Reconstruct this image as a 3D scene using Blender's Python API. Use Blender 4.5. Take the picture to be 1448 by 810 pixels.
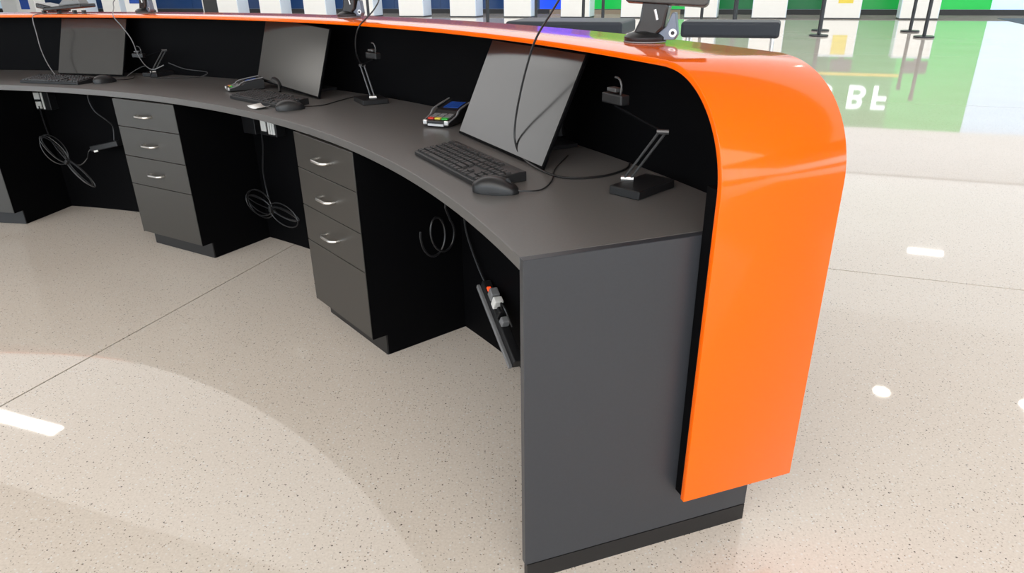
import bpy, bmesh, math, random
from mathutils import Vector, Matrix, Euler
for o in list(bpy.data.objects):
    bpy.data.objects.remove(o)
scene = bpy.context.scene
COL = scene.collection
R_ = math.radians
rnd = random.Random(7)

# ------------------------------------------------------------------ camera
cam_d = bpy.data.cameras.new('camera')
cam_d.sensor_fit = 'HORIZONTAL'
cam_d.sensor_width = 36.0
cam_d.lens = 24.32
cam_d.clip_start = 0.05
cam_d.clip_end = 300
cam = bpy.data.objects.new('camera', cam_d)
COL.objects.link(cam)
PITCH, ROLL, EYE = 0.4209, -0.0144, 1.219
fw = Vector((0, math.cos(PITCH), -math.sin(PITCH)))
u0 = Vector((0, math.sin(PITCH), math.cos(PITCH)))
r0 = Vector((1, 0, 0))
cx_ = r0 * math.cos(ROLL) + u0 * math.sin(ROLL)
cy_ = -r0 * math.sin(ROLL) + u0 * math.cos(ROLL)
M = Matrix((cx_, cy_, -fw)).transposed().to_4x4()
M.translation = Vector((0, 0, EYE))
cam.matrix_world = M
scene.camera = cam

# ------------------------------------------------------------------ world, lamps, exposure
world = bpy.data.worlds.new('world')
scene.world = world
world.use_nodes = True
wn = world.node_tree.nodes
bg = wn['Background']
bg.inputs['Color'].default_value = (0.80, 0.91, 1.0, 1)
bg.inputs['Strength'].default_value = 4.0
scene.view_settings.view_transform = 'Standard'
scene.view_settings.look = 'None'
scene.view_settings.gamma = 1.0
scene.view_settings.use_curve_mapping = False
scene.view_settings.exposure = 0.14

A20 = R_(20.3)
U = Vector((math.cos(A20), -math.sin(A20), 0))      # along the far row of counters
V = Vector((math.sin(A20), math.cos(A20), 0))       # away from the viewer, square to it
def UV(u, v, z=0.0):
    p = U * u + V * v
    return Vector((p.x, p.y, z))

def area_lamp(name, u, v, z, sx, sy, power, color=(1, .97, .92)):
    d = bpy.data.lights.new(name, 'AREA')
    d.shape = 'RECTANGLE'
    d.size, d.size_y = sx, sy
    d.energy = power
    d.color = color
    o = bpy.data.objects.new(name, d)
    COL.objects.link(o)
    o.location = UV(u, v, z)
    o.rotation_euler = (0, 0, -A20)
    return o
def panel_power(sx, sy, radiance):
    return radiance * math.pi * sx * sy
area_lamp('fill_lamp_near', 2.6, -6.0, 4.9, 20, 6.4, panel_power(20, 6.4, 3.0), (1, .955, .90))  # added fill panel; its reflection widens the bright band on the orange bend
area_lamp('fill_lamp_back', -4.0, 34.2, 4.9, 60, 18, panel_power(60, 18, .75), (.97, .985, 1))  # added beyond the back wall to lift the dark floor reflection
area_lamp('fill_lamp_left', -23.0, -1.0, 4.9, 7, 5, panel_power(7, 5, 1.3), (1, .955, .90))  # added only to brighten the reflection in the middle monitor
area_lamp('fill_lamp_middle', -6.0, 9.2, 4.9, 44, 9.2, panel_power(44, 9.2, .85), (.98, .985, 1))  # added fill panel, reflected near the top of the orange bend
area_lamp('fill_lamp_far', -6.0, 19.4, 4.9, 44, 11.2, panel_power(44, 11.2, 1.05), (.95, .98, 1))  # added fill panel to brighten the far counters and floor

# ------------------------------------------------------------------ materials
MATS = {}
def mat(name, color, rough=0.5, metal=0.0, spec=0.5, noise=0.0, scale=40.0, bump=0.0, coat=0.0, emit=0.0, ior=1.5):
    if name in MATS:
        return MATS[name]
    m = bpy.data.materials.new(name)
    m.use_nodes = True
    nt = m.node_tree
    b = nt.nodes['Principled BSDF']
    c = (*color, 1)
    b.inputs['Base Color'].default_value = c
    b.inputs['Roughness'].default_value = rough
    b.inputs['Metallic'].default_value = metal
    b.inputs['Specular IOR Level'].default_value = spec
    b.inputs['IOR'].default_value = ior
    b.inputs['Coat Weight'].default_value = coat
    if emit:
        b.inputs['Emission Color'].default_value = c
        b.inputs['Emission Strength'].default_value = emit
    if noise or bump:
        tc = nt.nodes.new('ShaderNodeTexCoord')
        no = nt.nodes.new('ShaderNodeTexNoise')
        no.inputs['Scale'].default_value = scale
        no.inputs['Detail'].default_value = 4
        nt.links.new(tc.outputs['Object'], no.inputs['Vector'])
        if noise:
            mx = nt.nodes.new('ShaderNodeMix')
            mx.data_type = 'RGBA'
            mx.inputs['A'].default_value = tuple(max(0, x * (1 - noise)) for x in color) + (1,)
            mx.inputs['B'].default_value = tuple(min(1, x * (1 + noise)) for x in color) + (1,)
            nt.links.new(no.outputs['Fac'], mx.inputs['Factor'])
            nt.links.new(mx.outputs['Result'], b.inputs['Base Color'])
        if bump:
            bp = nt.nodes.new('ShaderNodeBump')
            bp.inputs['Strength'].default_value = bump
            bp.inputs['Distance'].default_value = 0.001
            nt.links.new(no.outputs['Fac'], bp.inputs['Height'])
            nt.links.new(bp.outputs['Normal'], b.inputs['Normal'])
    MATS[name] = m
    return m

def terrazzo():
    m = bpy.data.materials.new('terrazzo')
    m.use_nodes = True
    nt = m.node_tree
    N, L = nt.nodes, nt.links
    b = N['Principled BSDF']
    tc = N.new('ShaderNodeTexCoord')
    def noise(scale, detail=3):
        n = N.new('ShaderNodeTexNoise')
        n.inputs['Scale'].default_value = scale
        n.inputs['Detail'].default_value = detail
        L.new(tc.outputs['Object'], n.inputs['Vector'])
        return n
    def ramp(src, p0, c0, p1, c1):
        r = N.new('ShaderNodeValToRGB')
        r.color_ramp.elements[0].position = p0
        r.color_ramp.elements[0].color = c0
        r.color_ramp.elements[1].position = p1
        r.color_ramp.elements[1].color = c1
        L.new(src, r.inputs['Fac'])
        return r
    big = ramp(noise(0.9, 2).outputs['Fac'], 0.3, (0.73, 0.65, 0.57, 1), 0.7, (0.77, 0.70, 0.625, 1))
    fine = ramp(noise(160, 2).outputs['Fac'], 0.36, (0.93, 0.92, 0.91, 1), 0.62, (1.02, 1.02, 1.02, 1))
    mx = N.new('ShaderNodeMix'); mx.data_type = 'RGBA'; mx.blend_type = 'MULTIPLY'
    mx.inputs['Factor'].default_value = 1.0
    L.new(big.outputs['Color'], mx.inputs['A']); L.new(fine.outputs['Color'], mx.inputs['B'])
    last = mx.outputs['Result']
    for scale, radius, keep, dark in ((46, 0.10, 0.20, (0.13, 0.105, 0.085, 1)), (120, 0.20, 0.22, (0.34, 0.29, 0.24, 1)), (80, 0.14, 0.18, (0.36, 0.28, 0.21, 1)), (95, 0.25, 0.22, (0.78, 0.75, 0.71, 1))):
        vo = N.new('ShaderNodeTexVoronoi')
        vo.inputs['Scale'].default_value = scale
        vo.voronoi_dimensions = '2D'
        mp = N.new('ShaderNodeMapping')
        mp.inputs['Location'].default_value = (scale * .31, scale * .17, 0)
        L.new(tc.outputs['Object'], mp.inputs['Vector'])
        L.new(mp.outputs['Vector'], vo.inputs['Vector'])
        sep = N.new('ShaderNodeSeparateColor')
        L.new(vo.outputs['Color'], sep.inputs['Color'])
        # speck radius varies from cell to cell, most cells have none
        mr = N.new('ShaderNodeMath'); mr.operation = 'LESS_THAN'; mr.inputs[1].default_value = keep
        L.new(sep.outputs['Red'], mr.inputs[0])
        rad = N.new('ShaderNodeMath'); rad.operation = 'MULTIPLY_ADD'
        rad.inputs[1].default_value = radius * 0.8; rad.inputs[2].default_value = radius * 0.35
        L.new(sep.outputs['Green'], rad.inputs[0])
        lt = N.new('ShaderNodeMath'); lt.operation = 'LESS_THAN'
        L.new(vo.outputs['Distance'], lt.inputs[0]); L.new(rad.outputs[0], lt.inputs[1])
        an = N.new('ShaderNodeMath'); an.operation = 'MULTIPLY'
        L.new(lt.outputs[0], an.inputs[0]); L.new(mr.outputs[0], an.inputs[1])
        m2 = N.new('ShaderNodeMix'); m2.data_type = 'RGBA'
        L.new(an.outputs[0], m2.inputs['Factor'])
        L.new(last, m2.inputs['A']); m2.inputs['B'].default_value = dark
        last = m2.outputs['Result']
    L.new(last, b.inputs['Base Color'])
    b.inputs['Roughness'].default_value = 0.03
    b.inputs['Specular IOR Level'].default_value = 0.55
    wv = noise(1.6, 1)
    bp = N.new('ShaderNodeBump')
    bp.inputs['Strength'].default_value = 0.03
    bp.inputs['Distance'].default_value = 0.006
    L.new(wv.outputs['Fac'], bp.inputs['Height'])
    L.new(bp.outputs['Normal'], b.inputs['Normal'])
    return m

M_floor = terrazzo()
M_grout = mat('floor_grout', (0.09, 0.075, 0.06), 0.8, noise=0.2)
M_lam_cool = mat('laminate_cool_lit', (0.036, 0.039, 0.046), 0.36, noise=0.10, scale=180, bump=0.05)  # desk laminate for the end panel, cool window light put into the colour
M_lam_warm = mat('laminate_warm_lit', (0.038, 0.035, 0.031), 0.36, noise=0.10, scale=180, bump=0.05)  # same desk laminate, warm light on the drawers put into the colour
M_lam_bright = mat('laminate_top_lit', (0.115, 0.110, 0.107), 0.38, noise=0.10, scale=180, bump=0.05)  # same desk laminate, lightened to carry the overhead light on the worktop
M_black = mat('black_laminate', (0.0025, 0.0025, 0.003), 0.6, spec=0.05, noise=0.1, scale=120)
M_toe = mat('black_toe_base', (0.008, 0.008, 0.009), 0.45, noise=0.15, scale=60)
M_orange = mat('orange_gloss_panel', (1.0, 0.143, 0.0003), 0.10, spec=0.40, noise=0.015, scale=3)
M_steel = mat('brushed_nickel', (0.78, 0.76, 0.73), 0.28, metal=1.0, noise=0.05, scale=200)
M_plastic = mat('black_plastic', (0.011, 0.011, 0.012), 0.42, noise=0.1, scale=150)
M_key = mat('key_plastic', (0.017, 0.017, 0.018), 0.45, noise=0.1, scale=150)
M_screen = mat('dark_screen', (0.016, 0.016, 0.016), 0.15, spec=0.5, noise=0.05, scale=8, ior=2.25)
M_cable = mat('cable_rubber', (0.012, 0.012, 0.013), 0.35, noise=0.1, scale=90)
M_greyplastic = mat('grey_plastic', (0.20, 0.20, 0.205), 0.4, noise=0.06, scale=90)
M_bluegrey = mat('bluegrey_metal', (0.16, 0.19, 0.24), 0.35, metal=0.3, noise=0.06, scale=60)
M_whiteplastic = mat('white_plastic', (0.78, 0.77, 0.74), 0.4, noise=0.04, scale=50)
M_paper = mat('paper', (0.85, 0.84, 0.82), 0.7, noise=0.03, scale=60)
M_rod = mat('dark_rod', (0.09, 0.09, 0.092), 0.3, metal=0.4, noise=0.06, scale=90)
M_silver = mat('silver_paint', (0.7, 0.7, 0.7), 0.3, metal=0.8, noise=0.05, scale=90)
M_red = mat('red_key', (0.65, 0.06, 0.04), 0.4, noise=0.05)
M_yellowk = mat('yellow_key', (0.75, 0.6, 0.08), 0.4, noise=0.05)
M_greenk = mat('green_key', (0.06, 0.5, 0.08), 0.4, noise=0.05)
M_bluescr = mat('blue_display', (0.02, 0.075, 0.36), 0.25, noise=0.3, scale=60)
M_redlamp = mat('red_switch_glow', (0.9, 0.08, 0.02), 0.4, noise=0.05, emit=0.8)
M_tablet = mat('tablet_back', (0.02, 0.018, 0.017), 0.25, noise=0.1, scale=60)
M_pod = mat('white_counter_panel', (0.88, 0.86, 0.82), 0.35, noise=0.03, scale=6)
M_podblue = mat('white_counter_blue_lit', (0.78, 0.86, 0.94), 0.25, noise=0.03, scale=6)  # white counters; bluish light on their sides is put into the colour
M_kick = mat('dark_kick', (0.03, 0.03, 0.032), 0.5, noise=0.1)
M_navy = mat('navy_graphic', (0.006, 0.045, 0.16), 0.3, noise=0.08, scale=2)
M_blue = mat('blue_graphic_glow', (0.01, 0.07, 0.85), 0.3, noise=0.12, scale=2, emit=0.55)  # glow added to the print to strengthen its reflection in the shelf
M_greenA = mat('bright_green_graphic_glow', (0.005, 0.50, 0.07), 0.3, noise=0.10, scale=1.2, emit=0.25)  # glow added to the green print to brighten the far wall
M_greenC = mat('mid_green_graphic_glow', (0.003, 0.32, 0.05), 0.3, noise=0.10, scale=1.2, emit=0.15)  # weaker added glow in this green print
M_greenB = mat('deep_green_graphic', (0.002, 0.17, 0.045), 0.3, noise=0.10, scale=1.2)
M_tan = mat('tan_base', (0.33, 0.25, 0.18), 0.5, noise=0.1)
M_pale = mat('pale_glow_wall', (0.62, 0.80, 1.0), 0.4, noise=0.02, scale=2, emit=0.35)  # brightness right of the green panels put in as added wall glow
M_wall = mat('white_wall', (0.78, 0.78, 0.77), 0.5, noise=0.02, scale=3)
M_post = mat('black_post', (0.012, 0.013, 0.016), 0.3, noise=0.1, scale=60)
M_belt = mat('yellow_belt', (0.85, 0.68, 0.10), 0.55, noise=0.08, scale=90)
M_pad = mat('charcoal_upholstery', (0.018, 0.024, 0.036), 0.5, noise=0.1, scale=80, bump=0.1)
M_sign = mat('white_letter_glow', (0.9, 0.95, 1.0), 0.35, noise=0.02, emit=0.9)  # glow added so the letters mirror brighter in the floor
M_lightdiff = mat('light_diffuser', (1.0, 0.97, 0.92), 0.5, noise=0.01, emit=22)
M_mat = mat('slate_floor_mat', (0.07, 0.09, 0.12), 0.9, noise=0.2, scale=200)

# ------------------------------------------------------------------ mesh helpers
class MB:
    def __init__(s):
        s.v, s.f = [], []
    def add(s, verts, faces, mtx=None):
        n = len(s.v)
        for p in verts:
            p = Vector(p)
            s.v.append(mtx @ p if mtx is not None else p)
        for f in faces:
            s.f.append([i + n for i in f])
        return s
    def box(s, x0, x1, y0, y1, z0, z1, mtx=None):
        v = [(x0, y0, z0), (x1, y0, z0), (x1, y1, z0), (x0, y1, z0), (x0, y0, z1), (x1, y0, z1), (x1, y1, z1), (x0, y1, z1)]
        f = [(0, 3, 2, 1), (4, 5, 6, 7), (0, 1, 5, 4), (1, 2, 6, 5), (2, 3, 7, 6), (3, 0, 4, 7)]
        return s.add(v, f, mtx)
    def cbox(s, cx, cy, cz, sx, sy, sz, mtx=None):
        return s.box(cx - sx / 2, cx + sx / 2, cy - sy / 2, cy + sy / 2, cz - sz / 2, cz + sz / 2, mtx)
    def prism(s, poly, z0, z1, mtx=None):
        n = len(poly)
        v = [(x, y, z0) for x, y in poly] + [(x, y, z1) for x, y in poly]
        f = [list(range(n))[::-1], list(range(n, 2 * n))]
        for i in range(n):
            j = (i + 1) % n
            f.append((i, j, n + j, n + i))
        return s.add(v, f, mtx)
    def lathe(s, prof, n=24, mtx=None):
        v, f = [], []
        m = len(prof)
        for i in range(n):
            a = 2 * math.pi * i / n
            for r, z in prof:
                v.append((r * math.cos(a), r * math.sin(a), z))
        for i in range(n):
            k = (i + 1) % n
            for j in range(m - 1):
                f.append((i * m + j, k * m + j, k * m + j + 1, i * m + j + 1))
        f.append([i * m for i in range(n)][::-1])
        f.append([i * m + m - 1 for i in range(n)])
        return s.add(v, f, mtx)
    def tube(s, pts, r, n=8, mtx=None):
        pts = [Vector(p) for p in pts]
        v, f = [], []
        up = Vector((0, 0, 1))
        t0 = (pts[1] - pts[0]).normalized()
        if abs(t0.dot(up)) > .95:
            up = Vector((1, 0, 0))
        x = t0.cross(up).normalized()
        for i, p in enumerate(pts):
            t = (pts[min(i + 1, len(pts) - 1)] - pts[max(i - 1, 0)])
            if t.length < 1e-9:
                t = t0
            t.normalize()
            x = x - t * x.dot(t)
            if x.length < 1e-6:
                x = t.orthogonal()
            x.normalize()
            y = t.cross(x)
            rr = r[i] if isinstance(r, (list, tuple)) else r
            for k in range(n):
                a = 2 * math.pi * k / n
                v.append(p + x * (rr * math.cos(a)) + y * (rr * math.sin(a)))
        for i in range(len(pts) - 1):
            for k in range(n):
                q = (k + 1) % n
                f.append((i * n + k, i * n + q, (i + 1) * n + q, (i + 1) * n + k))
        f.append(list(range(n))[::-1])
        f.append([(len(pts) - 1) * n + k for k in range(n)])
        return s.add(v, f, mtx)
    def mesh(s, name, m, smooth=False, bevel=0.0, segs=2):
        me = bpy.data.meshes.new(name)
        me.from_pydata([tuple(p) for p in s.v], [], s.f)
        bm = bmesh.new()
        bm.from_mesh(me)
        bmesh.ops.recalc_face_normals(bm, faces=bm.faces)
        if bevel:
            es = [e for e in bm.edges if len(e.link_faces) == 2 and e.calc_face_angle(0) > R_(30)]
            bmesh.ops.bevel(bm, geom=es, offset=bevel, segments=segs, profile=0.5, affect='EDGES', clamp_overlap=True)
        if smooth:
            for f in bm.faces:
                f.smooth = True
            for e in bm.edges:
                if len(e.link_faces) == 2 and e.calc_face_angle(0) > R_(38):
                    e.smooth = False
        bm.to_mesh(me)
        bm.free()
        me.materials.append(m)
        return me
    def build(s, name, m, parent=None, smooth=False, bevel=0.0, segs=2):
        o = bpy.data.objects.new(name, s.mesh(name, m, smooth, bevel, segs))
        COL.objects.link(o)
        if parent is not None:
            o.parent = parent
        return o

def smooth_path(pts, k=8):
    pts = [Vector(p) for p in pts]
    out = []
    for i in range(len(pts) - 1):
        p0 = pts[max(i - 1, 0)]; p1 = pts[i]; p2 = pts[i + 1]; p3 = pts[min(i + 2, len(pts) - 1)]
        for j in range(k):
            t = j / k
            out.append(0.5 * ((2 * p1) + (p2 - p0) * t + (2 * p0 - 5 * p1 + 4 * p2 - p3) * t * t + (3 * p1 - p0 - 3 * p2 + p3) * t ** 3))
    out.append(pts[-1])
    return out

def thing(name, label, cat, loc=(0, 0, 0), rotz=0.0, group=None):
    o = bpy.data.objects.new(name, None)
    o.empty_display_size = 0.1
    COL.objects.link(o)
    o.location = loc
    o.rotation_euler = (0, 0, rotz)
    o['label'] = label
    o['category'] = cat
    if group:
        o['group'] = group
    return o
def tag(o, label, cat, group=None):
    o['label'] = label; o['category'] = cat
    if group:
        o['group'] = group
    return o
def struct(o):
    o['kind'] = 'structure'
    return o
def dup(root, loc, rotz, label, group=None):
    r = root.copy(); COL.objects.link(r)
    r.location = loc; r.rotation_euler = (0, 0, rotz); r['label'] = label
    if group:
        r['group'] = group
    for ch in list(root.children):
        c = ch.copy(); COL.objects.link(c); c.parent = r
        for g in list(ch.children):
            d = g.copy(); COL.objects.link(d); d.parent = c
    return r

# ------------------------------------------------------------------ desk frame: arc about CEN
CEN = Vector((-3.6164, -0.1183, 0))
PE = 18.95                                  # bearing of the end panel
def P(R, ph, z=0.0):
    a = R_(ph)
    return Vector((CEN.x + R * math.cos(a), CEN.y + R * math.sin(a), z))
def ROT(ph):                                # x to the right seen from the staff side, y outward
    return R_(ph - 90)
def arc_mesh(mb, R0, R1, z0, z1, a0, a1, n):
    """solid annular sector; R0, R1 numbers or functions of the bearing"""
    f0 = R0 if callable(R0) else (lambda a: R0)
    f1 = R1 if callable(R1) else (lambda a: R1)
    v, f = [], []
    for i in range(n + 1):
        a = a0 + (a1 - a0) * i / n
        v += [P(f0(a), a, z0), P(f1(a), a, z0), P(f1(a), a, z1), P(f0(a), a, z1)]
    for i in range(n):
        for k in range(4):
            q = (k + 1) % 4
            f.append((i * 4 + k, i * 4 + q, i * 4 + 4 + q, i * 4 + 4 + k))
    f.append((0, 3, 2, 1)); f.append((n * 4, n * 4 + 1, n * 4 + 2, n * 4 + 3))
    return mb.add(v, f)
RF, RK, RW, RO = 3.845, 4.235, 4.388, 4.412   # desk edge, knee panel, riser inner and outer faces
ZT, TT = 0.762, 0.026
A1 = 112.0

# ================================================================== SETTING
fl = MB().add([UV(-45, -22, -0.004), UV(40, -22, -0.004), UV(40, 45, -0.004), UV(-45, 45, -0.004)], [(0, 1, 2, 3)]).build('floor', M_grout)
struct(fl)
PITCHJ = 4.872
us = [-45] + [-2.166 + 9.744 * k for k in (-4, -3, -2, -1, 0, 1, 2, 3, 4)] + [40]
vs = [-22] + [3.187 + PITCHJ * k for k in range(-5, 9)] + [45]
g = 0.0038
for i in range(len(us) - 1):
    for j in range(len(vs) - 1):
        a, b, c, d = us[i] + g, us[i + 1] - g, vs[j] + g, vs[j + 1] - g
        mb = MB()
        q = [UV(a, c), UV(b, c), UV(b, d), UV(a, d)]
        mb.prism([(p.x, p.y) for p in q], -0.004, 0.0)
        mb.build('slab', M_floor, fl)

# back wall with its graphics
VW = 25.2
def uvbox(mb, ua, ub, va, vb, z0, z1):
    q = [UV(ua, va), UV(ub, va), UV(ub, vb), UV(ua, vb)]
    return mb.prism([(p.x, p.y) for p in q], z0, z1)
wb = struct(uvbox(MB(), -45, 40, VW + .05, VW + .3, 0, 3.42).build('wall_back', M_pale))
bb = struct(uvbox(MB(), -45, 40, VW + .0, VW + .049, 0, 0.155).build('baseboard_back', M_kick))
POD0, PODP, PODW = -0.84, 1.94, 0.95
VP = 22.85
def panel_mat(u):
    if u < -8.2: return M_navy
    if u < -6.2: return M_blue
    if u < -2.3: return M_greenA
    if u < 1.6: return M_greenB
    if u < 3.5: return M_greenC
    return M_greenA
k = -16
while True:
    ua = POD0 + PODW / 2 + PODP * (k - 1)
    ub = ua + PODP
    if ua > 5.6: break
    if ua > 3.3: ub = 5.70
    uvbox(MB(), ua + .004, ub - .004, VW + .02, VW + .05, 0.16, 3.42).build('graphic_panel', panel_mat((ua + ub) / 2), wb)
    if ub == 5.70: break
    k += 1
uvbox(MB(), -7.75, -3.2, VW - .012, VW, 0.0, 0.14).build('tan_base_strip', M_tan, bb)

cl = MB()
uvbox(cl, -45, 40, -10, 45, 5.07, 5.2)
struct(cl.build('ceiling', mat('ceiling_paint', (0.42, 0.42, 0.42), 0.6, noise=0.03, scale=2)))
wf = MB()
uvbox(wf, -45, 40, -10.2, -10, 0, 1.0)
uvbox(wf, -45, 40, -10.2, -10, 4.6, 5.07)
wf = struct(wf.build('wall_front', M_wall))
for k_ in range(22):
    uvbox(MB(), -45 + 4 * k_ - .05, -45 + 4 * k_ + .05, -10.15, -10.05, 1.0, 4.6).build('mullion', M_kick, wf)
struct(uvbox(MB(), -45.2, -45, -10, 45, 0, 5.07).build('wall_left', M_wall))
wr = MB()
uvbox(wr, 40, 40.2, -10, 45, 0, .9)
uvbox(wr, 40, 40.2, -10, 45, 3.7, 5.07)
wr = struct(wr.build('wall_right', M_wall))
struct(uvbox(MB(), -45, 40, 44.8, 45, 0, 5.07).build('wall_far', M_wall))

# wall letters (seen mirrored in the floor)
def letter(ch, u, z, h, name):
    cu = bpy.data.curves.new('letter', 'FONT')
    cu.body = ch; cu.size = h / 0.7; cu.extrude = 0.03; cu.align_x = 'CENTER'; cu.offset = 0.02
    o = bpy.data.objects.new('tmp', cu)
    COL.objects.link(o)
    bpy.context.view_layer.update()
    me = bpy.data.meshes.new_from_object(o.evaluated_get(bpy.context.evaluated_depsgraph_get()))
    bpy.data.objects.remove(o)
    me.materials.clear(); me.materials.append(M_sign)
    ob = bpy.data.objects.new('sign_letter', me)
    COL.objects.link(ob)
    ob.rotation_euler = (R_(90), 0, -A20)
    ob.location = UV(u, VW - .012, z)
    tag(ob, 'large raised white letter %s on the green back wall' % ch, 'letter', 'white wall letters')
for ch, u in (('S', 1.62), ('B', 2.55), ('F', 3.22)):
    letter(ch, u, 2.12, 0.70, ch)

# ================================================================== CURVED DESK
# worktop
wt = arc_mesh(MB(), RF, RW - .002, ZT - TT, ZT, PE + .284, A1, 150).build('curved_worktop', M_lam_bright, None, smooth=True, bevel=0.0012, segs=1)
tag(wt, 'curved dark grey laminate worktop sweeping behind the orange counter', 'worktop')

# carcass: end panel, knee panel, riser, plinth
cw = thing('desk_carcass', 'dark grey and black panel carcass carrying the curved worktop', 'desk', P(RO, PE))
cwM = Matrix.Translation(cw.location).inverted()
def child_world(mb, name, m, parent, **kw):
    inv = parent.matrix_basis.inverted()
    mb.v = [inv @ p for p in mb.v]
    return mb.build(name, m, parent, **kw)
ER = Vector((math.cos(R_(PE)), math.sin(R_(PE)), 0))
ET = Vector((math.sin(R_(PE)), -math.cos(R_(PE)), 0))
def AB(a, b, z):
    p = CEN + ER * a + ET * b
    return Vector((p.x, p.y, z))
def abbox(a0, a1, b0, b1, z0, z1):
    q = [AB(a0, b0, 0), AB(a1, b0, 0), AB(a1, b1, 0), AB(a0, b1, 0)]
    return MB().prism([(p.x, p.y) for p in q], z0, z1)
ep = child_world(abbox(RF, 4.413, -0.019, 0.0, 0.045, ZT), 'end_panel', M_lam_cool, cw, bevel=0.0008, segs=1)
child_world(abbox(RF + .004, 4.411, -0.017, 0.0015, 0.0, 0.0448), 'toe_base', M_toe, cw)
child_world(arc_mesh(MB(), RK, RK + .018, 0.0, ZT - TT - .0006, PE + .3, A1, 130), 'knee_panel', M_black, cw, smooth=True)
child_world(arc_mesh(MB(), RW, RO, 0.0, 1.0525, PE + 2.5, A1, 130), 'riser_panel', M_black, cw, smooth=True)
# closing piece of the riser, cut to the inside of the bend
prof_ = [(-0.186, 0.0), (-.021, 0.0), (-.021, .762), (.033, .764)]
for i_ in range(13):
    t_ = (math.pi / 2) * (1 - i_ / 12)
    prof_.append((-.172 + .205 * math.sin(t_), .8472 + .205 * math.cos(t_)))
prof_.append((-.186, 1.0522))
mb_ = MB()
nn_ = len(prof_)
vv_ = [AB(RW, b_, z_) for b_, z_ in prof_] + [AB(RO, b_, z_) for b_, z_ in prof_]
mb_.add(vv_, [list(range(nn_)), list(range(nn_, 2 * nn_))] + [(i_, (i_ + 1) % nn_, nn_ + (i_ + 1) % nn_, nn_ + i_) for i_ in range(nn_)])
child_world(mb_, 'riser_end', M_black, cw)

# orange counter: flat along the arc, bent down at the end
def ro(a):
    t = min(1, max(0, (a - PE) / 26)); return 4.208 + .032 * t
def rb(a):
    t = min(1, max(0, (a - PE) / 26)); return 4.486 + .07 * t
ZO0, ZO1, BEND = 1.054, 1.0672, 0.22
TH = ZO1 - ZO0
BO = 0.048                                  # outer face of the hanging leg
def orange_sections():
    """list of four-corner sections: front-inner, back-inner, back-outer, front-outer"""
    S = []
    b_start = BO - BEND
    a_start = PE - math.degrees(b_start / 4.2)      # bearing where the flat ends (b = -tangent)
    n = 130
    for i in range(n + 1):
        a = A1 + (a_start - A1) * i / n
        S.append([P(ro(a), a, ZO0), P(rb(a), a, ZO0), P(rb(a), a, ZO1), P(ro(a), a, ZO1)])
    # bend: same curve continued as straight radial sections of the end frame
    nb = 28
    zc = ZO1 - BEND
    for i in range(1, nb + 1):
        t = (math.pi / 2) * i / nb
        bo, zo_ = b_start + BEND * math.sin(t), zc + BEND * math.cos(t)
        bi, zi_ = b_start + (BEND - TH) * math.sin(t), zc + (BEND - TH) * math.cos(t)
        # blend from the arc section (radial at a_start) to the end frame
        def pt(Rr, b, z):
            aa = PE - math.degrees(b / 4.3)
            pr = P(Rr, aa, z)
            pe = AB(Rr, b, z)
            w = min(1, i / (nb * .7)); w = w * w * (3 - 2 * w)
            return pr.lerp(pe, w)
        f_, k_ = 4.208, 4.487
        S.append([pt(f_, bi, zi_), pt(k_, bi, zi_), pt(k_, bo, zo_), pt(f_, bo, zo_)])
    S.append([AB(4.201, BO - TH, .152), AB(4.487, BO - TH, .152), AB(4.487, BO, .152), AB(4.201, BO, .152)])
    return S
S = orange_sections()
oc = MB()
v, f = [], []
for s in S: v += s
for i in range(len(S) - 1):
    for q in range(4):
        w = (q + 1) % 4
        f.append((i * 4 + q, i * 4 + w, i * 4 + 4 + w, i * 4 + 4 + q))
f.append((0, 1, 2, 3)); f.append(tuple(len(v) - 4 + i for i in range(4)))
oc.add(v, f)
ot = thing('orange_counter', 'glossy orange counter shelf bending down into a hanging end panel', 'counter', P(4.35, PE))
child_world(oc, 'shelf', M_orange, ot, smooth=True, bevel=0.0015, segs=2)
child_world(abbox(4.209, 4.40, 0.0025, BO - TH - .0005, .150, .86), 'backing_block', M_black, ot)['label'] = 'black backing behind the hanging orange panel'

# ------------------------------------------------------------------ drawer cabinets
def cabinet(label):
    t = thing('drawer_cabinet', label, 'cabinet', P(3.838, 38.82), ROT(38.82), 'drawer units under the worktop')
    w = 0.4525
    # local: x right, y outward from the front face
    b = MB()
    b.box(-w / 2, w / 2, 0.0205, 0.392, 0.078, ZT - TT - .001)
    for s_ in (-1, 1):
        b.box(min(s_ * w / 2, s_ * (w / 2 - .0025)), max(s_ * w / 2, s_ * (w / 2 - .0025)), .0015, .0205, .078, ZT - TT - .001)
    b.box(-w / 2, w / 2, 0.058, 0.392, 0.0, 0.078)
    b.build('body', M_black, t)
    MB().box(-w / 2, w / 2, 0.052, 0.058, 0.001, 0.078).build('toe_kick', M_toe, t)
    zs = [0.732, 0.6045, 0.4655, 0.3285, 0.080]
    for i in range(4):
        d = MB().box(-w / 2 + .0028, w / 2 - .0028, 0.0, 0.020, zs[i + 1] + .0012, zs[i] - .0012).build('drawer', M_lam_warm, t, bevel=0.001, segs=1)
        if i < 3:
            zc = (zs[i] + zs[i + 1]) / 2 - .004
            h = 0.048
            pts = [(-h, 0.0, zc), (-h + .002, -.016, zc), (-h + .014, -.027, zc), (-h + .03, -.029, zc), (h - .03, -.029, zc), (h - .014, -.027, zc), (h - .002, -.016, zc), (h, 0.0, zc)]
            MB().tube(smooth_path(pts, 3), 0.0046, 8).build('handle', M_steel, d, smooth=True)
    return t
c0 = cabinet('charcoal drawer cabinet nearest the end panel, three nickel handles')
dup(c0, P(3.838, 59.17), ROT(59.17), 'second charcoal drawer cabinet from the end panel, three nickel handles')
dup(c0, P(3.838, 79.62), ROT(79.62), 'charcoal drawer cabinet farthest left, cut off by the picture edge')

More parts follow.
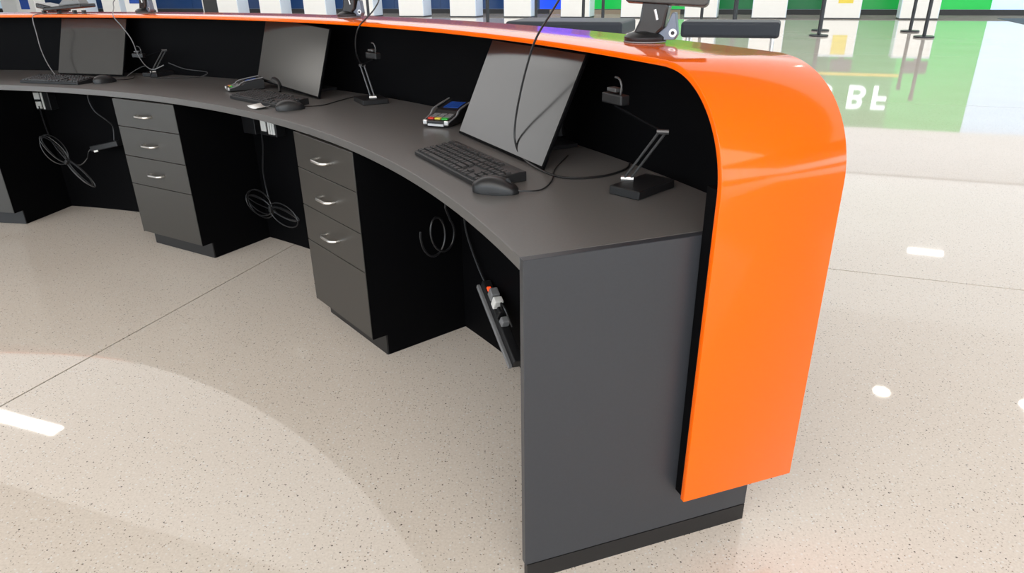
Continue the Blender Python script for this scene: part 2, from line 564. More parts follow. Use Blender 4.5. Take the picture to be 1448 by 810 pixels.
# ------------------------------------------------------------------ monitors
def monitor(label, A, B, z, tilt, length, roll=0.0):
    A = Vector(A); B = Vector(B)
    mid = (A + B) / 2
    d = (B - A); w = d.length
    rz = math.atan2(d.y, d.x)
    t = thing('monitor', label, 'monitor', (mid.x, mid.y, z), rz, 'monitors under the orange counter')
    lean = R_(90 - tilt)
    X = Matrix.Translation((0, 0, .003 + abs(math.sin(roll)) * w / 2)) @ Matrix.Rotation(roll, 4, 'Y') @ Matrix.Rotation(-lean, 4, 'X')
    MB().box(-w / 2, w / 2, 0.0, 0.009, 0, length, X).build('housing', M_black, t, bevel=0.001, segs=1)
    MB().box(-w / 2 + .05, w / 2 - .05, 0.009, 0.026, .03, length - .05, X).build('back_cover', M_black, t, bevel=0.006, segs=2)
    MB().box(-w / 2 + .004, w / 2 - .004, -0.0012, 0.0, .007, length - .004, X).build('screen', M_screen, t)
    top = X @ Vector((0, .022, length * .55))
    st = MB()
    st.tube([top, Vector((0, .205, top.z - .05)), Vector((0, .215, .02))], .016, 10)
    st.box(-.09, .09, .11, .222, 0.001, .011)
    st.build('stand', M_plastic, t, bevel=0.0)
    return t
monitor('large grey monitor leaning back beside the last keyboard, cable hanging before it', (-.164, 2.225, 0), (.081, 1.746, 0), ZT + .001, 65, .305)
monitor('grey monitor behind the white slip of paper, tilted a little sideways', (-1.176, 3.350, 0), (-.795, 2.955, 0), ZT + .001, 73, .283, R_(3.2))
monitor('darkest monitor, farthest left behind the flat keyboard', (-2.465, 3.939, 0), (-2.040, 3.804, 0), ZT + .001, 68, .302)

# ------------------------------------------------------------------ keyboards
key_mesh = {}
def key_me(w, dd):
    kk = (round(w, 4), round(dd, 4))
    if kk not in key_mesh:
        h = .0065; i = .0022
        mb = MB()
        x, y = w / 2, dd / 2
        mb.add([(-x, -y, 0), (x, -y, 0), (x, y, 0), (-x, y, 0), (-x + i, -y + i, h), (x - i, -y + i, h), (x - i, y - i, h), (-x + i, y - i, h)],
               [(0, 3, 2, 1), (4, 5, 6, 7), (0, 1, 5, 4), (1, 2, 6, 5), (2, 3, 7, 6), (3, 0, 4, 7)])
        key_mesh[kk] = mb.mesh('key', M_key)
    return key_mesh[kk]
def keyboard(label, R, ph, drot=0.0, sx=1.0):
    t = thing('keyboard', label, 'keyboard', P(R, ph, ZT + .0006), ROT(ph) + drot, 'keyboards on the worktop')
    t.scale = (sx, 1, 1)
    W, D = .425, .132
    poly = [(-D / 2, 0.0), (D / 2, 0.0), (D / 2, .024), (D / 2 - .018, .025), (-D / 2, .012)]
    mb = MB()
    v = [(-W / 2, y, z) for y, z in poly] + [(W / 2, y, z) for y, z in poly]
    n = len(poly)
    f = [list(range(n)), list(range(n, 2 * n))] + [(i, (i + 1) % n, n + (i + 1) % n, n + i) for i in range(n)]
    mb.add(v, f)
    case = mb.build('case', M_plastic, t, bevel=.0015, segs=1)
    p = .01825
    slope = (.025 - .012) / (D - .018)
    rows = [
        [1, -.9, 1, 1, 1, 1, -.5, 1, 1, 1, 1, -.5, 1, 1, 1, 1],
        [1] * 13 + [2],
        [1.5] + [1] * 12 + [1.5],
        [1.75] + [1] * 11 + [2.25],
        [2.25] + [1] * 10 + [2.75],
        [1.25, 1.25, 1.25, 6.25, 1.25, 1.25, 1.25, 1.25]]
    nav = [[1, 1, 1], [1, 1, 1], [1, 1, 1], [-3], [-1, 1, -1], [1, 1, 1]]
    pad = [[-4], [1] * 4, [1] * 4, [1] * 4, [1] * 4, [2, 1, 1]]
    for r in range(6):
        y = D / 2 - .0275 - r * p - (.004 if r > 0 else 0) + .004
        z = .012 + (y + D / 2) * slope
        for x0, lst in ((-W / 2 + .008, rows[r]), (-W / 2 + .008 + p * 15.3, nav[r]), (-W / 2 + .008 + p * 18.6, pad[r])):
            x = x0
            for wk in lst:
                if wk > 0:
                    o = bpy.data.objects.new('key', key_me(wk * p - .0022, p - .0022))
                    COL.objects.link(o); o.parent = t
                    o.location = (x + wk * p / 2, y, z - .0015)
                    o.rotation_euler = (math.atan(slope), 0, 0)
                x += abs(wk) * p
    return t
keyboard('black keyboard with visible keys beside the nearest mouse', 3.990, 28.65, 0, .95)
keyboard('thin black keyboard behind the white slip of paper', 4.020, 49.3, R_(-2), .94)
keyboard('low black keyboard farthest left, before the darkest monitor', 3.985, 70.3, R_(2), .88)

# ------------------------------------------------------------------ mice
def mouse_mesh():
    L, W, H = .114, .062, .038
    mb = MB(); nx, ny = 18, 14
    v, f = [], []
    prof = lambda t: H * (math.sin(math.pi * min(1, (t * .93 + .05)) ** .85)) ** .62
    for i in range(nx + 1):
        t = i / nx
        x = -L / 2 + L * t
        hw = W / 2 * (max(0, 1 - abs(2 * t - 1) ** 3.2)) ** .5 * (1 - .12 * t)
        h = prof(t)
        for j in range(ny + 1):
            a = math.pi * j / ny
            cy = math.cos(a); sy = math.sin(a)
            v.append((x, hw * math.copysign(abs(cy) ** .75, cy), .003 + max(.001, (h - .003)) * sy ** .6))
    for i in range(nx):
        for j in range(ny):
            q = i * (ny + 1) + j
            f.append((q, q + 1, q + ny + 2, q + ny + 1))
    for i in range(nx):
        q = i * (ny + 1)
        f.append((q, q + ny + 1, q + 2 * ny + 1, q + ny))
    mb.add(v, f)
    return mb
M_mouse = mat('mouse_shell', (0.013, 0.013, 0.014), 0.38, noise=0.08, scale=150)
def mouse(label, tail, nose, cable):
    a = Vector((*tail, 0)); b = Vector((*nose, 0)); mid = (a + b) / 2; d = b - a
    rz = math.atan2(d.y, d.x)
    t = thing('computer_mouse', label, 'mouse', (mid.x, mid.y, ZT + .0006), rz, 'mice on the worktop')
    mouse_mesh().build('shell', M_mouse, t, smooth=True)
    lp = MB()
    pl = [(.056 * math.cos(2 * math.pi * i / 20), .030 * math.sin(2 * math.pi * i / 20)) for i in range(20)]
    lp.prism(pl, 0, .006); lp.build('underside', M_plastic, t)
    MB().lathe([(.0, -.003), (.008, -.003), (.008, .003), (.0, .003)], 16, Matrix.Translation((.030, 0, .0255)) @ Matrix.Rotation(R_(90), 4, 'X')).build('scroll_wheel', M_plastic, t)
    inv = (Matrix.Translation(t.location) @ Matrix.Rotation(rz, 4, 'Z')).inverted()
    pts = [Vector((.054, 0, .008)), Vector((.062, 0, .006))] + [inv @ Vector((x, y, ZT + .0025)) for x, y in cable]
    MB().tube(smooth_path(pts, 5), .0018, 6).build('cable', M_cable, t, smooth=True)
    return t
mouse('nearest mouse, black, at the right end of the keyboard', (-.088, 1.573), (.018, 1.545), [(.07, 1.565), (.10, 1.64), (.115, 1.75), (.16, 1.90)])
mouse('middle mouse, black, right of the white slip of paper', (-.890, 2.692), (-.797, 2.747), [(-.74, 2.80), (-.70, 2.90), (-.66, 3.0)])
mouse('farthest mouse, black, beside the leftmost keyboard', (-2.054, 3.541), (-1.987, 3.636), [(-1.955, 3.69), (-1.96, 3.76), (-2.0, 3.84)])

# ------------------------------------------------------------------ webcam arms
def webcam(label, base, brz, bsize, foot, elbow, head, hdir):
    t = thing('webcam_arm', label, 'webcam', (base[0], base[1], ZT + .0006), 0, 'webcam arms on the worktop')
    o = Vector((base[0], base[1], ZT + .0006))
    RZ = Matrix.Rotation(brz, 4, 'Z')
    sx, sy = bsize
    MB().box(-sx / 2, sx / 2, -sy / 2, sy / 2, 0, .020, RZ).build('base', M_plastic, t, bevel=.002, segs=1)
    foot = Vector(foot) - o; elbow = Vector(elbow) - o; head = Vector(head) - o
    side = (elbow - foot).cross(Vector((0, 0, 1)))
    view = Vector((-o.x, -o.y, 0)).normalized()
    side = Vector((view.y, -view.x, 0)) * .0075
    foot.z = .024
    for s in (-1, 1):
        MB().tube([foot + side * s, elbow + side * s], .003, 8).build('arm_rod', M_rod, t, smooth=True)
    MB().tube([foot - side * 1.9, foot + side * 1.9], .006, 8).build('pivot', M_silver, t, smooth=True)
    MB().tube([elbow - side * 1.7, elbow + side * 1.7], .0055, 8).build('elbow_joint', M_rod, t, smooth=True)
    MB().tube([elbow, (elbow + head) / 2, head], .0035, 8).build('upper_arm', M_black, t, smooth=True)
    H = Matrix.Translation(head) @ Matrix.Rotation(hdir, 4, 'Z')
    c = MB().box(-.036, .036, -.012, .012, .004, .026, H).build('camera_head', M_plastic, t, bevel=.003, segs=2)
    MB().box(-.02, .012, -.010, .010, .030, .038, H).build('clamp', M_rod, c, bevel=.001, segs=1)
    MB().tube(smooth_path([H @ Vector(p) for p in ((.018, 0, .026), (.020, 0, .045), (.010, 0, .058), (-.004, 0, .060))], 4), .0022, 6).build('lead', M_rod, c, smooth=True)
    return t
webcam('webcam arm bent low in the dark bay nearest the orange bend', (.3045, 1.553), math.atan2(.101, .101), (.143, .082), (.272, 1.572, 0), (.329, 1.492, .910), (.234, 1.56, .956), R_(-62))
webcam('webcam arm standing upright between the two right monitors', (-.56, 2.866), math.atan2(.123, -.063), (.135, .105), (-.545, 2.835, 0), (-.583, 2.873, .906), (-.51, 2.735, .940), R_(-48))
webcam('webcam arm leaning right beside the darkest monitor', (-1.86, 3.86), math.atan2(.25, .10), (.16, .10), (-1.875, 3.80, 0), (-1.778, 3.769, .896), (-1.93, 3.80, .855), R_(-20))

# ------------------------------------------------------------------ payment terminals
def terminal(label, loc, rz, sc=1.0):
    t = thing('payment_terminal', label, 'card reader', (loc[0], loc[1], ZT + .0006), rz, 'card readers on the worktop')
    t.scale = (sc, sc, sc)
    # local: x right, y away; front (keys) at y = 0
    W = .094
    prof = [(0.0, 0.004), (0.0, .022), (.015, .026), (.075, .034), (.085, .044), (.185, .060), (.195, .052), (.195, .004)]
    mb = MB(); n = len(prof)
    v = [(-W / 2, y, z) for y, z in prof] + [(W / 2, y, z) for y, z in prof]
    f = [list(range(n)), list(range(n, 2 * n))] + [(i, (i + 1) % n, n + (i + 1) % n, n + i) for i in range(n)]
    mb.add(v, f); body = mb.build('body', M_plastic, t, bevel=.003, segs=2)
    a = math.atan2(.016, .10)
    X = Matrix.Translation((0, .092, .0462)) @ Matrix.Rotation(a, 4, 'X')
    MB().box(-.028, .028, .014, .074, 0, .0015, X).build('display', M_bluescr, t)
    ka = math.atan2(.008, .06)
    for r in range(4):
        for c in range(3):
            K = Matrix.Translation((-.026 + c * .026, .016 + r * .0145, .0262 + r * .0019)) @ Matrix.Rotation(ka, 4, 'X')
            m = M_greyplastic
            if r == 0: m = (M_red, M_yellowk, M_greenk)[c]
            MB().box(-.0105, .0105, -.0055, .0055, 0, .004, K).build('key', m, t)
    for s in (-1, 1):
        MB().cbox(s * .040, -.001, .017, .016, .010, .016).build('corner_guard', M_silver, t, bevel=.003, segs=2)
        MB().tube(smooth_path([(s * .048, .0, .02), (s * .05, .05, .032), (s * .05, .08, .05), (s * .05, .19, .066)], 4), .003, 6).build('side_rail', M_greyplastic, t, smooth=True)
    MB().box(-.03, .03, -.004, .002, .006, .013).build('card_slot', M_silver, t)
    return t
terminal('card reader with red and green keys beside the large monitor', (-.245, 2.325), R_(-24))
terminal('card reader turned left beside the paper slip, partly behind a keyboard', (-1.272, 3.225), R_(-58), .80)

# paper slip
mb = MB(); v = []; f = []
n = 8
for i in range(n + 1):
    s = i / n
    for j in range(2):
        v.append((-.044 + .088 * s, -.028 + .056 * j, .0008 + .010 * (2 * s - 1) ** 2 * (1 if j else .6)))
for i in range(n):
    f.append((2 * i, 2 * i + 1, 2 * i + 3, 2 * i + 2))
mb.add(v, f)
sl = mb.build('paper_slip', M_paper, None, smooth=True)
so = sl.modifiers.new('thick', 'SOLIDIFY'); so.thickness = .0004
sl.location = (-.982, 2.768, ZT + .0008); sl.rotation_euler = (0, 0, R_(-47))
tag(sl, 'small curled white slip of paper beside the middle mouse', 'paper')

# ------------------------------------------------------------------ tablets on swivel stands
def rounded_rect(w, h, r, n=5):
    p = []
    for cx, cy, a0 in ((w / 2 - r, h / 2 - r, 0), (-w / 2 + r, h / 2 - r, 90), (-w / 2 + r, -h / 2 + r, 180), (w / 2 - r, -h / 2 + r, 270)):
        for i in range(n + 1):
            a = R_(a0 + 90 * i / n)
            p.append((cx + r * math.cos(a), cy + r * math.sin(a)))
    return p
def tablet_stand(label, loc, rz):
    t = thing('tablet_stand', label, 'tablet', (loc[0], loc[1], ZO1 + .0008), rz, 'tablets on the orange counter')
    MB().lathe([(0, 0), (.049, 0), (.051, .004), (.051, .012), (.042, .019), (.02, .026), (0, .027)], 32).build('base', M_plastic, t, smooth=True)
    MB().lathe([(0, 0), (.052, 0), (.052, .003), (0, .003)], 32).build('foot_ring', M_greyplastic, t)
    # pivot bracket with its round screw
    br = MB().prism([(.012, .004), (.074, .006), (.081, .018), (.073, .068), (.065, .068), (.052, .036), (.028, .016)], -.012, .012, Matrix.Rotation(R_(90), 4, 'X'))
    b = br.build('pivot_bracket', M_bluegrey, t, bevel=.0015, segs=1)
    for r_, m_, yy, nm in ((.0095, M_silver, -.0135, 'screw_ring'), (.0045, M_plastic, -.0150, 'screw_core')):
        MB().lathe([(0, 0), (r_, 0), (r_, .003), (0, .003)], 18, Matrix.Translation((.070, yy + .003, .022)) @ Matrix.Rotation(R_(90), 4, 'X')).build(nm, m_, b)
    # neck
    nk = MB()
    nk.prism([(-.026, .020), (.026, .012), (.048, .032), (.057, .08), (.05, .165), (.0, .165), (-.008, .08), (-.012, .05)], -.022, .022, Matrix.Rotation(R_(90), 4, 'X'))
    nk.build('neck', M_tablet, t, bevel=.006, segs=2)
    MB().tube([(.026, -.0235, .075), (.033, -.0235, .052)], .0035, 8).build('neck_slot', M_silver, t, smooth=True)
    X = Matrix.Translation((.054, -.002, .160)) @ Matrix.Rotation(R_(3.2), 4, 'Y') @ Matrix.Rotation(R_(-16), 4, 'X') @ Matrix.Rotation(R_(90), 4, 'X')
    tb = MB().prism(rounded_rect(.200, .155, .012), -.010, .010, X).build('tablet', M_tablet, t, bevel=.003, segs=2)
    MB().prism(rounded_rect(.08, .06, .01), .010, .018, X @ Matrix.Translation((-.03, -.02, 0))).build('mount_plate', M_tablet, tb, bevel=.002, segs=1)
    return t
TAB2 = P(4.45, 48.9)[:2]; TAB3 = P(4.44, 67.8)[:2]
tablet_stand('large tablet on a swivel stand beside the orange bend', (.338, 1.812), R_(-24))
tablet_stand('middle tablet on a swivel stand, on the far orange shelf', TAB2, R_(-30))
tablet_stand('far tablet stand on the orange shelf before navy panels', TAB3, R_(-40))
# folded flat device at far left
t = thing('folded_tablet_stand', 'dark tablet stand folded flat at the far left of the orange shelf', 'tablet', (-2.40, 4.06, ZO1 + .0008), R_(-14))
MB().box(-.15, -.02, -.05, .05, .006, .03, Matrix.Rotation(R_(10), 4, 'Y')).build('base', M_tablet, t, bevel=.004)
MB().box(-.10, .15, -.055, .055, .020, .040, Matrix.Rotation(R_(-4), 4, 'Y')).build('tablet', M_tablet, t, bevel=.005)
MB().prism([(-.02, .040), (.02, .072), (.05, .070), (.058, .082), (.066, .070), (.085, .066), (.11, .082), (.13, .050)], -.03, .03, Matrix.Rotation(R_(90), 4, 'X')).build('clip', M_greyplastic, t, bevel=.003)
for x in (-.12, -.02, .08, .14):
    MB().cbox(x, -.03, .009, .012, .02, .018).build('foot', M_plastic, t)

# ------------------------------------------------------------------ cables above the desk
def cable(name, label, pts, r, m=None, k=8):
    o = MB().tube(smooth_path(pts, k), r, 8).build(name, m or M_cable, None, smooth=True)
    tag(o, label, 'cable')
    return o
cable('tablet_cable', 'long black cable looping from the large tablet past the large monitor', [
    P(4.36, 25.6, 1.27), P(4.30, 26.1, 1.30), P(4.235, 26.6, 1.235), P(4.195, 27.6, 1.13), P(4.180, 28.2, 1.070), P(4.172, 28.6, 1.004), P(4.165, 28.9, .937), P(4.160, 29.17, .861),
    P(4.155, 29.1, .805), P(4.148, 28.4, .773), P(4.136, 26.6, .7655), P(4.156, 25.4, .7655), P(4.24, 25.0, .7655), P(4.33, 25.4, .7655), P(4.375, 26.0, .7655)], .0028)
cable('tablet_cable', 'black cable dropping from the middle tablet to the upright webcam arm', [
    P(4.42, 46.6, 1.17), P(4.36, 44.5, 1.15), P(4.30, 43.75, 1.115), P(4.235, 43.33, 1.081), P(4.203, 43.35, 1.055), P(4.20, 43.69, 1.012), P(4.21, 43.98, .958), P(4.245, 44.39, .912)], .0028)
cable('tablet_cable', 'pale grey cable hanging in front of the darkest monitor', [
    P(4.42, 68.6, 1.19), P(4.36, 69.29, 1.134), P(4.30, 68.63, 1.098), P(4.215, 67.5, 1.062), P(4.20, 66.67, 1.017), P(4.20, 66.0, .954), P(4.22, 66.04, .88), P(4.25, 66.07, .825), P(4.28, 65.87, .80), P(4.31, 65.2, .82)], .0024, M_greyplastic)
cable('tablet_cable', 'thin cable running from the folded stand down to the far left keyboard', [
    P(4.36, 74.0, 1.072), P(4.30, 74.8, 1.0705), P(4.25, 74.87, 1.0705), P(4.207, 74.82, 1.062), P(4.193, 74.74, 1.03), P(4.19, 74.68, .985), P(4.17, 74.37, .898), P(4.14, 73.6, .82), P(4.10, 72.4, .768), P(4.06, 71.5, .790)], .0024, M_greyplastic)
cable('desk_cable', 'thin black cable looping across the worktop beside the darkest monitor', [
    P(4.24, 67.9, .766), P(4.27, 67.2, .80), P(4.28, 66.5, .815), P(4.27, 65.9, .79), P(4.23, 65.3, .766), P(4.28, 63.6, .766), P(4.34, 62.3, .768), P(4.36, 61.9, .79), P(4.35, 63.8, .80), P(4.33, 65.0, .83)], .0026)
cable('desk_cable', 'short black coiled lead between the card reader and the middle monitor', [
    (-1.10, 3.30, .80), (-1.06, 3.24, .815), (-1.03, 3.20, .80), (-1.02, 3.17, .766)], .006)

# ------------------------------------------------------------------ under the desk
def outlet_box(label, R, ph, z, w, h, faces):
    t = thing('outlet_box', label, 'socket', P(R, ph, z), ROT(ph), 'socket boxes under the worktop')
    MB().box(-w / 2, w / 2, -.05, 0, -h / 2, h / 2).build('box', M_plastic, t, bevel=.003)
    for (x0, x1, z0, z1) in faces:
        MB().box(x0, x1, -.056, -.05, z0, z1).build('faceplate', M_whiteplastic, t, bevel=.002)
    return t
outlet_box('white four-socket outlet box under the far left worktop', RK - .001, 76.15, .625, .145, .10,
           [(-.068, -.030, .008, .045), (-.02, .016, .008, .045), (-.068, -.03, -.042, -.004), (-.02, .016, -.042, -.004), (.026, .036, -.045, .046)])
outlet_box('plain grey box under the worktop behind the paper slip', RK - .001, 55.55, .60, .105, .10, [])
outlet_box('white double socket next to the plain grey box', RK - .001, 53.4, .605, .115, .10, [(-.05, -.012, -.03, .045), (.002, .014, -.04, .03), (.02, .032, -.04, .03), (.038, .05, -.04, .03)])

def loop_pts(c, e1, e2, rx, ry, n=20, a0=0, a1=360):
    return [c + e1 * (rx * math.cos(R_(a0 + (a1 - a0) * i / n))) + e2 * (ry * math.sin(R_(a0 + (a1 - a0) * i / n))) for i in range(n + 1)]
def bundle(label, ph, z, R, tilt, size, tail):
    t = thing('cable_bundle', label, 'cable', P(R, ph, z), ROT(ph), 'tied cable bundles under the worktop')
    ex = Vector((math.cos(R_(tilt)), 0, math.sin(R_(tilt))))
    ez = Vector((-math.sin(R_(tilt)), 0, math.cos(R_(tilt))))
    r2 = random.Random(int(ph))
    for s in (-1, 1):
        for k_ in range(4):
            c = ex * (s * size * (.44 + .06 * r2.random())) + Vector((0, -.004 * k_ + .004, (r2.random() - .5) * .012))
            e2 = ez * (.9 + .2 * r2.random()) + Vector((0, .5 * (r2.random() - .5), .25 * (r2.random() - .5)))
            MB().tube(loop_pts(c, ex, e2, size * (.46 + .08 * r2.random()), size * (.09 + .22 * r2.random()), 26), .0027, 6).build('loop', M_cable, t, smooth=True)
    MB().cbox(0, -.003, 0, .018, .03, .03, Matrix.Rotation(R_(-tilt), 4, 'Y')).build('tie', M_plastic, t, bevel=.004)
    inv = (Matrix.Translation(t.location) @ Matrix.Rotation(ROT(ph), 4, 'Z')).inverted()
    for pts in tail:
        MB().tube(smooth_path([Vector((0, 0, 0))] + [inv @ p for p in pts], 6), .0034, 6).build('lead', M_cable, t, smooth=True)
    return t
bundle('tied black cable bundle lying level in the middle knee space', 52.6, .235, 4.10, -6, .20, [[P(4.11, 53.1, .31), P(4.14, 53.8, .40), P(4.18, 54.2, .5), P(4.2, 54.5, .60)]])
bundle('tied black cable bundle hanging aslant in the far left knee space', 73.0, .325, 4.06, -42, .20,
       [[P(4.08, 74.2, .40), P(4.12, 75.2, .48), P(4.16, 75.9, .60)], [P(4.09, 72.4, .30), P(4.12, 72.0, .33), P(4.15, 72.0, .37), P(4.16, 70.9, .40), P(4.17, 69.5, .42)]])
t = thing('power_adapter', 'small black power adapter with a white mark, left knee space', 'adapter', P(4.16, 70.4, .385), ROT(70.4))
MB().box(-.10, .11, -.02, .02, .0, .03, Matrix.Rotation(R_(-12), 4, 'Y')).build('body', M_plastic, t, bevel=.004)
MB().box(-.075, -.045, -.0225, -.02, -.006, .004, Matrix.Rotation(R_(-12), 4, 'Y')).build('mark', M_whiteplastic, t)
cable('charging_cable', 'dark cord curving from the worktop to the black power adapter', [P(4.2, 71.2, .72), P(4.2, 71.6, .65), P(4.2, 71.3, .58), P(4.2, 70.3, .53), P(4.19, 69.7, .50), P(4.17, 69.6, .43)], .004)

# loops hooked to the side of the nearest cabinet
sd = Vector((math.sin(R_(35.35)), -math.cos(R_(35.35)), 0)); se = Vector((math.cos(R_(35.35)), math.sin(R_(35.35)), 0))
def SIDE(e, z, off=.012):
    p = CEN + se * e + sd * off
    return Vector((p.x, p.y, z))
lp = []
for c_e, c_z, a0, a1, off in ((4.115, .405, 160, 260, .010), (4.165, .392, 150, 290, .014), (4.150, .425, 200, 385, .018), (4.13, .43, 290, 370, .022)):
    lp.append((c_e, c_z, a0, a1, off))
pts = []
th_ = 0
for i in range(61):
    a = R_(150 + 360 * 1.75 * i / 60)
    pts.append(SIDE(4.085 + .0011 * i + .040 * math.cos(a), .405 + .058 * math.sin(a) - .01 * math.sin(i / 7), .010 + .006 * math.sin(i / 5)))
pts += [SIDE(4.15, .50, .012), SIDE(4.17, .60, .012), SIDE(4.18, .70, .012)]
lo = MB().tube(pts, .0042, 7).build('coiled_cord', M_cable, None, smooth=True)
tag(lo, 'loose coil of grey cord on the side of the nearest drawer cabinet', 'cable')

# aslant power strip in its tray behind the end panel
t = thing('power_strip', 'black power strip hanging aslant with plugs, behind the end panel', 'power strip', P(4.20, 32.0, .175), ROT(32.0))
pA, pB = P(4.225, 33.3, .245), P(4.17, 29.2, .085)
d = (pB - pA)
inv = (Matrix.Translation(t.location) @ Matrix.Rotation(ROT(32.0), 4, 'Z')).inverted()
la, lb = inv @ pA, inv @ pB
ln = (lb - la).length
xa = (lb - la).normalized(); ya = Vector((0, 1, 0)); ya = (ya - xa * ya.dot(xa)).normalized(); za = xa.cross(ya)
if za.z < 0: za = -za
X = Matrix((xa, ya, za)).transposed().to_4x4(); X.translation = la
MB().box(0, ln, -.040, -.028, -.012, .002, X).build('tray_rail', M_greyplastic, t, bevel=.002)
MB().box(.004, ln, -.028, .004, -.010, .028, X).build('strip_body', M_plastic, t, bevel=.004)
MB().box(.040, .058, -.024, -.010, .028, .036, X).build('switch', M_redlamp, t, bevel=.002)
MB().box(.066, .100, -.030, .0, .028, .062, X).build('plug', M_greyplastic, t, bevel=.004)
MB().box(.108, .134, -.032, .0, .028, .066, X).build('plug', M_whiteplastic, t, bevel=.004)['label'] = 'white plug'
MB().box(.146, .172, -.028, .0, .028, .060, X).build('plug', M_plastic, t, bevel=.004)
MB().box(.184, .210, -.028, .0, .028, .055, X).build('plug', M_greyplastic, t, bevel=.004)
MB().tube(smooth_path([X @ Vector((.160, -.015, .058)), X @ Vector((.165, -.03, .10)), X @ Vector((.20, -.03, .11)), X @ Vector((.24, -.01, .07))], 5), .004, 6).build('lead', M_cable, t, smooth=True)
MB().tube(smooth_path([inv @ P(4.215, 35.0, .50), inv @ P(4.215, 34.9, .42), inv @ P(4.215, 34.4, .35), inv @ P(4.215, 33.4, .262), la + xa * .03 + za * .025], 6), .0042, 7).build('supply_cord', M_cable, t, smooth=True)

# ================================================================== THE FAR HALL
M_podmon = mat('monitor_back_grey', (0.10, 0.10, 0.105), 0.4, noise=0.08, scale=20)
def pod():
    t = thing('check_in_counter', '', 'counter', UV(0, VP, 0), -A20, 'white check-in counters in the far row')
    MB().box(0, PODW, 0, .62, .028, .985).build('body', M_podblue, t, bevel=.01)
    MB().box(.02, PODW - .02, -.008, 0, .035, .965).build('front_panel', M_pod, t, bevel=.003)
    MB().box(-.01, PODW + .01, -.01, .63, .985, 1.01).build('top', M_podblue, t, bevel=.004)
    MB().box(-.004, PODW + .004, -.006, .61, 0.0, .028).build('kick_plate', M_kick, t)
    MB().box(.40, .98, .20, .26, 1.10, 1.45).build('screen_back', M_podmon, t, bevel=.01)
    MB().box(.62, .74, .22, .25, 1.01, 1.12).build('screen_post', M_podmon, t)
    return t
pod0 = None
ordn = ['second', 'third', 'fourth', 'fifth', 'sixth', 'seventh', 'eighth', 'ninth', 'tenth', 'eleventh', 'twelfth', 'thirteenth', 'fourteenth', 'fifteenth', 'sixteenth']
pods = [2, 1, 0, -1, -2, -3, -4, -5, -6, -7, -8, -9, -10, -13, -14, -16]
labs = {2: 'white check-in counter farthest right in the far row, behind two black posts', 1: 'white check-in counter in the far row with a yellow front sign, behind two black posts',
        0: 'white check-in counter in the far row, above the right end of the dark bench', -1: 'white check-in counter in the far row behind the large tablet, right side',
        -2: 'white check-in counter in the far row left of the large tablet', -3: 'white check-in counter between the blue and the bright green wall panels',
        -4: 'white check-in counter just left of the bright blue wall panel'}
for n_, k_ in enumerate(pods):
    if n_ == 0:
        pod0 = pod(); q = pod0; q.location = UV(POD0 + PODP * k_, VP, 0); q['label'] = labs[k_]
    else:
        lab = labs.get(k_) or '%s white check-in counter from the right in the far row, before navy panels' % ordn[n_ - 1]
        q = dup(pod0, UV(POD0 + PODP * k_, VP, 0), -A20, lab)
    if k_ == 1:
        MB().box(.34, .72, -.016, -.009, .42, .95).build('yellow_sign', M_belt, q)

# two self-service kiosks with blue screens, far left
def kiosk(label, u, z0_):
    t = thing('self_service_kiosk', label, 'kiosk', UV(u, VP - .5, 0), -A20, 'self service kiosks')
    MB().box(-.55, .55, 0, .5, 0.03, 1.35).build('body', M_pod, t, bevel=.02)
    MB().box(-.28, .22, -.012, 0, z0_, 1.0).build('blue_panel', M_bluescr, t, bevel=.004)
    MB().box(-.53, .53, .01, .49, 0.0, .03).build('kick_plate', M_kick, t)
    return t
kiosk('white kiosk with a blue front panel at the far left edge', -29.75, .24)
kiosk('second white kiosk with a blue front panel, left of the far tablet', -23.75, .46)
t = thing('dark_door_panel', 'dark panel standing between navy panels in the far row', 'panel', UV(-20.75, VP + .3, 0), -A20)
MB().box(-.42, .42, 0, .08, 0.02, 2.0).build('leaf', M_kick, t, bevel=.005)
MB().box(-.45, -.42, -.02, .10, 0.0, 2.05).build('frame', M_pod, t)

# queue posts
def stanchion():
    t = thing('queue_post', '', 'post', (0, 0, 0), -A20, 'black queue posts')
    MB().lathe([(0, 0), (.185, 0), (.19, .006), (.19, .026), (.17, .034), (.04, .040), (0, .040)], 28).build('base', M_post, t, smooth=True)
    MB().lathe([(0, .038), (.035, .038), (.035, 1.12), (0, 1.12)], 16).build('pole', M_post, t, smooth=True)
    MB().lathe([(0, 1.12), (.045, 1.12), (.045, 1.22), (.03, 1.235), (0, 1.235)], 16).build('head', M_post, t, smooth=True)
    return t
posts = [(2.72, 16.6, 'front black queue post of the pair at the far right'), (2.68, 18.15, 'rear black queue post of the pair at the far right'),
         (.77, 16.6, 'front black queue post just right of the dark bench'), (.86, 18.15, 'rear black queue post just right of the dark bench'),
         (-.96, 16.6, 'front black queue post above the middle of the dark bench'), (-1.02, 18.15, 'rear black queue post above the middle of the dark bench'),
         (-1.80, 18.15, 'black queue post hidden low behind the large tablet'),
         (-3.84, 16.6, 'black queue post before the bright green gap'), (-4.30, 16.6, 'black queue post before the counter left of the green gap'),
         (-5.44, 16.6, 'black queue post just left of the blue gap'), (-6.66, 16.6, 'thin black queue post before the navy gap left of the blue one'),
         (-7.30, 18.15, 'black queue post on the light side of a white counter'), (-9.95, 16.6, 'black queue post left of the middle tablet')]
p0 = None
for i, (u, v_, lab) in enumerate(posts):
    if p0 is None:
        p0 = stanchion(); p0.location = UV(u, v_, .001); p0['label'] = lab
    else:
        dup(p0, UV(u, v_, .001), -A20, lab)
bt = MB()
uvbox(bt, .90, 2.64, 18.148, 18.152, .90, .96)
tag(bt.build('queue_belt', M_belt), 'yellow belt stretched between the two rear right queue posts', 'belt')

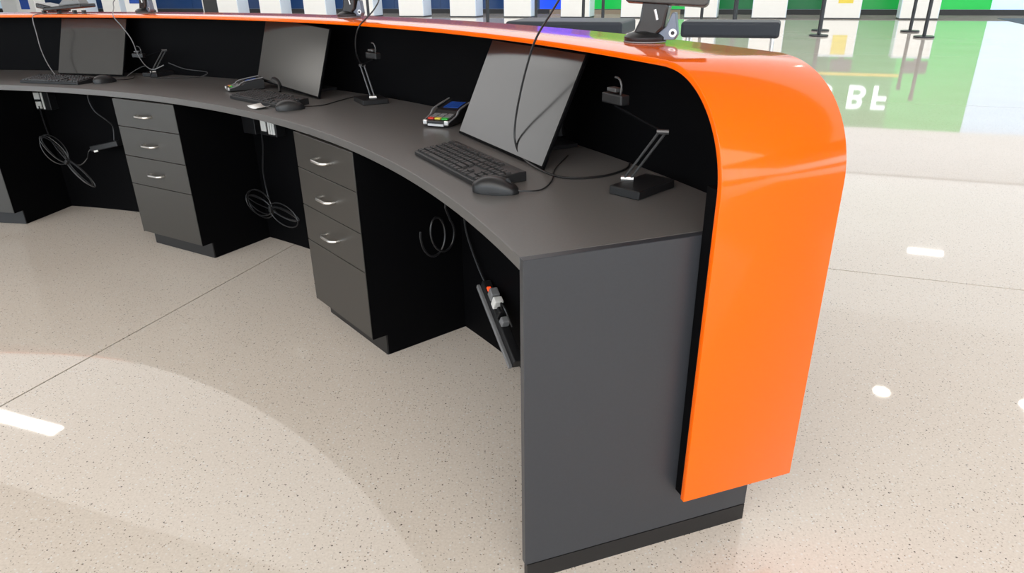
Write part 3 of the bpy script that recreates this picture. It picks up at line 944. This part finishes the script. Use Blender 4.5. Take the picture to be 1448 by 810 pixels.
# dark padded bench blocks just beyond the counter
def bench(label, u0_, u1_, v0, v1, z0, z1):
    t = thing('padded_bench', label, 'bench', UV((u0_ + u1_) / 2, (v0 + v1) / 2, 0), -A20, 'padded benches beyond the counter')
    w, dd = u1_ - u0_, v1 - v0
    MB().box(-w / 2, w / 2, -dd / 2, dd / 2, z0, z1).build('pad', M_pad, t, bevel=.025, segs=3)
    for x in (-w / 2 + .05, w / 2 - .05):
        for y in (-dd / 2 + .05, dd / 2 - .05):
            MB().lathe([(0, 0), (.014, 0), (.014, z0 + .01), (0, z0 + .01)], 10, Matrix.Translation((x, y, 0))).build('leg', M_steel, t, smooth=True)
    return t
bench('dark grey padded bench on steel legs right of the large tablet', -.75, .0, 6.0, 6.35, .755, .875)
bench('dark grey padded bench on steel legs left of the large tablet', -2.25, -1.225, 6.0, 6.62, .755, .868)

fm = MB(); uvbox(fm, 5.55, 9.5, 20.9, 23.6, 0.0005, .008)
tag(fm.build('floor_mat', M_mat), 'slate grey floor mat at the far right picture edge', 'mat')

# ------------------------------------------------------------------ ceiling lights (seen mirrored in the floor)
def ceiling_light(label, u, v_, L, W, rot=0.0):
    t = thing('ceiling_light', label, 'light', UV(u, v_, 5.0), -A20 + rot, 'ceiling lights')
    MB().box(-L / 2 - .02, L / 2 + .02, -W / 2 - .02, W / 2 + .02, .0, .06).build('frame', M_whiteplastic, t)
    MB().box(-L / 2, L / 2, -W / 2, W / 2, -.006, 0.0).build('diffuser', M_lightdiff, t)
ceiling_light('linear ceiling light mirrored in the floor at the left', -10.5, 5.8, 1.9, .2)
ceiling_light('linear ceiling light mirrored in the floor at the right', 4.0, 18.1, .75, .2)

def downlight(label, u, v_):
    t = thing('downlight', label, 'light', UV(u, v_, 5.0), 0, 'round downlights')
    MB().lathe([(.12, .07), (.17, .06), (.17, 0), (.13, -.004), (.12, .0)], 24).build('trim_ring', M_whiteplastic, t)
    MB().lathe([(0, 0), (.12, 0), (.12, .01), (0, .01)], 24).build('lens', M_lightdiff, t)
downlight('left of two round downlights mirrored in the floor at the right', 2.3, 11.0)
downlight('right of two round downlights mirrored in the floor at the right', 4.4, 11.3)
